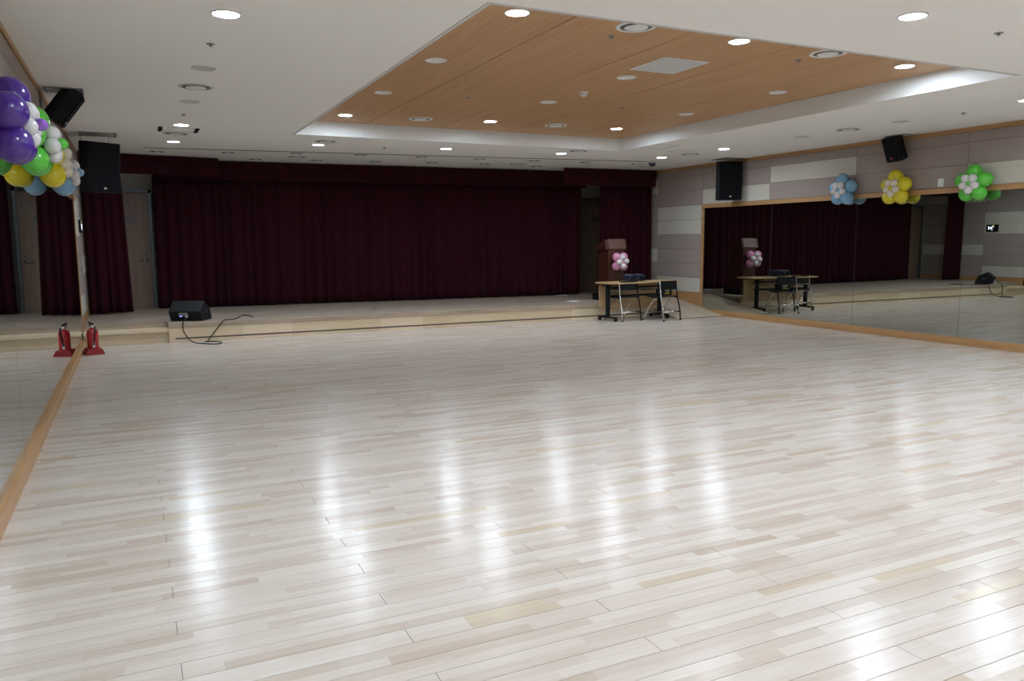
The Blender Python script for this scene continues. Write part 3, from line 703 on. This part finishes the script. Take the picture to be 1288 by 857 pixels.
MB().box(-0.06, 0.06, -0.069, -0.064, 0.085, 0.110, 0.001).build('silver_label', M['silver'], t)

# ------------------------------------------------------------------ stage monitor wedge and cable
t = empty('stage_monitor', (0.775, 13.30, SZ), math.radians(-27), label='black wedge-shaped floor monitor on the left front edge of the stage', cat='loudspeaker')
P5 = [(-0.16, 0.002), (-0.235, 0.15), (-0.06, 0.31), (0.14, 0.20), (0.22, 0.002)]
MB().prism(P5, -0.25, 0.25, 'x', 0.012).build('cabinet', M['black'], t)
MB().prism([(-0.045, 0.302), (0.128, 0.209), (0.21, 0.022), (0.216, 0.026), (0.136, 0.216), (-0.040, 0.311)], -0.225, 0.225, 'x', 0.001).build('front_grille', M['black_grille'], t)
MB().prism([(-0.19, 0.085), (-0.23, 0.135), (-0.222, 0.085)], -0.09, 0.05, 'x').build('input_plate', M['steel'], t)
MB().box(0.01, 0.045, -0.2215, -0.2, 0.06, 0.12, 0.002).build('white_sticker', M['cover_white'], t)
MB().box(-0.075, -0.045, -0.2315, -0.2, 0.07, 0.09, 0.001).build('indicator_light', M['led_b'], t)
MB().box(0.249, 0.2535, -0.05, 0.05, 0.12, 0.17, 0.002).build('side_handle', M['blue_black'], t)
o = MB().tube([(0.70, 13.03, 0.372), (0.68, 12.97, 0.345), (0.64, 12.925, 0.30), (0.635, 12.91, 0.19), (0.69, 12.88, 0.07), (0.76, 12.80, 0.009), (0.85, 12.58, 0.008), (1.0, 12.40, 0.008), (1.11, 12.40, 0.010), (1.14, 12.56, 0.012), (1.06, 12.72, 0.012),
               (0.94, 12.70, 0.014), (0.90, 12.62, 0.02), (0.96, 12.78, 0.014), (1.02, 12.915, 0.06), (1.12, 12.928, 0.18), (1.22, 12.925, 0.30), (1.28, 12.99, 0.310), (1.40, 13.05, 0.308), (1.47, 13.25, 0.308), (1.58, 13.62, 0.308), (1.68, 13.60, 0.308), (1.70, 13.25, 0.308)], 0.0075, 7, n=6).build('speaker_cable', M['black'])
tag(o, 'black cable looping from the floor monitor down the stage front and back up', 'cable')
# scraps on the stage
tag(MB().box(8.38, 8.62, 15.1, 15.22, SZ+0.001, SZ+0.008, 0.002).build('paper_scrap', M['white']), 'small white paper scrap lying at the foot of the wide curtain', 'paper')
o = MB().tube([(8.05+0.16*math.cos(a*0.9)*(1-0.03*a)-0.25, 13.45+0.14*math.sin(a*0.9)*(1-0.03*a), SZ+0.008+0.0008*a) for a in range(0, 22)], 0.006, 6, n=2).build('coiled_cord', M['cover'])
tag(o, 'pale coiled cord lying on the stage left of the lectern', 'cord')
o = MB().box(3.86, 3.98, 13.9, 13.94, SZ+0.0005, SZ+0.004).build('floor_socket', M['frame_grey']); tag(o, 'small dark flush floor socket in the stage boards', 'socket')

# ------------------------------------------------------------------ fire extinguisher
t = empty('fire_extinguisher', (-0.555, 12.10, 0), math.radians(15), label='red fire extinguisher on its red base beside the left mirror', cat='fire extinguisher')
MB().prism([(-0.118, 0.0), (0.118, 0.0), (0.118, 0.018), (0.085, 0.085), (-0.085, 0.085), (-0.118, 0.018)], -0.11, 0.11, 'y', 0.006).build('base_tray', M['dred'], t)
MB().lathe([(0, 0.07), (0.068, 0.07), (0.073, 0.08), (0.073, 0.285), (0.070, 0.31), (0.058, 0.335), (0.035, 0.35), (0.022, 0.355), (0.022, 0.365), (0, 0.365)], 28).build('cylinder', M['red'], t)
MB().lathe([(0, 0.36), (0.024, 0.36), (0.024, 0.385), (0.015, 0.392), (0, 0.392)], 14).box(-0.02, 0.045, -0.014, 0.014, 0.378, 0.398, 0.003).build('valve', M['chrome'], t)
MB().box(-0.04, 0.02, -0.013, 0.013, 0.396, 0.408, 0.003, rotm((0, 0, 0))).prism([(-0.035, 0.415), (0.012, 0.413), (0.014, 0.426), (-0.03, 0.45), (-0.05, 0.452)], -0.012, 0.012, 'y', 0.002).box(0.0, 0.02, -0.012, 0.012, 0.395, 0.425, 0.002).build('lever_handle', M['black'], t)
MB().tube([(0.02, -0.01, 0.385), (0.03, -0.05, 0.365), (0.015, -0.086, 0.29), (0.0, -0.086, 0.20), (-0.01, -0.084, 0.13)], [0.009]*25, 8, n=6).build('hose', M['black'], t)
MB().prism([(-0.026, 0.10), (0.004, 0.10), (0.006, 0.19), (-0.012, 0.19)], -0.082, -0.074, 'y', 0.001).build('white_label', M['cover_white'], t)
MB().lathe([(0, 0), (0.014, 0), (0.014, 0.01), (0, 0.01)], 12, rotm((0, -0.024, 0.386), rx=PI/2)).build('pressure_gauge', M['cover_white'], t)

# ------------------------------------------------------------------ wall devices
t = empty('wall_screen', (XL+0.012, 14.17, 1.775), label='small lit control screen in black frame on the left wall, reflected at right', cat='control panel')
MB().box(0, 0.03, -0.17, 0.17, -0.10, 0.10, 0.004).build('housing', M['black'], t)
MB().box(0.0301, 0.033, -0.075, 0.115, -0.065, 0.06).build('display', M['blue_black'], t)
MB().box(0.0331, 0.034, 0.080, 0.105, -0.035, 0.045).box(0.0331, 0.034, -0.02, 0.01, -0.052, -0.04).build('screen_text', M['scr_w'], t)
MB().lathe([(0, 0), (0.026, 0), (0.026, 0.001), (0, 0.001)], 12, rotm((0.0331, 0.03, 0.0), ry=PI/2)).box(0.0331, 0.034, 0.0, 0.06, -0.02, 0.03).build('screen_picture', M['scr'], t)
MB().box(0.0331, 0.034, -0.05, 0.01, 0.02, 0.045).build('screen_mark', M['scr_p'], t)
MB().box(0.028, 0.0325, -0.06, 0.0, 0.067, 0.078, 0.001).build('status_light', M['led_g'], t)
t = empty('wall_switch', (XR-0.012, 7.65, 2.29), label='small white plate on the right wall left of the green balloon flower', cat='switch')
MB().box(-0.012, 0, -0.045, 0.045, -0.06, 0.06, 0.003).build('plate', M['cover_white'], t)
MB().box(-0.017, -0.0121, -0.022, 0.022, -0.035, 0.035, 0.002).build('rocker', M['white'], t)
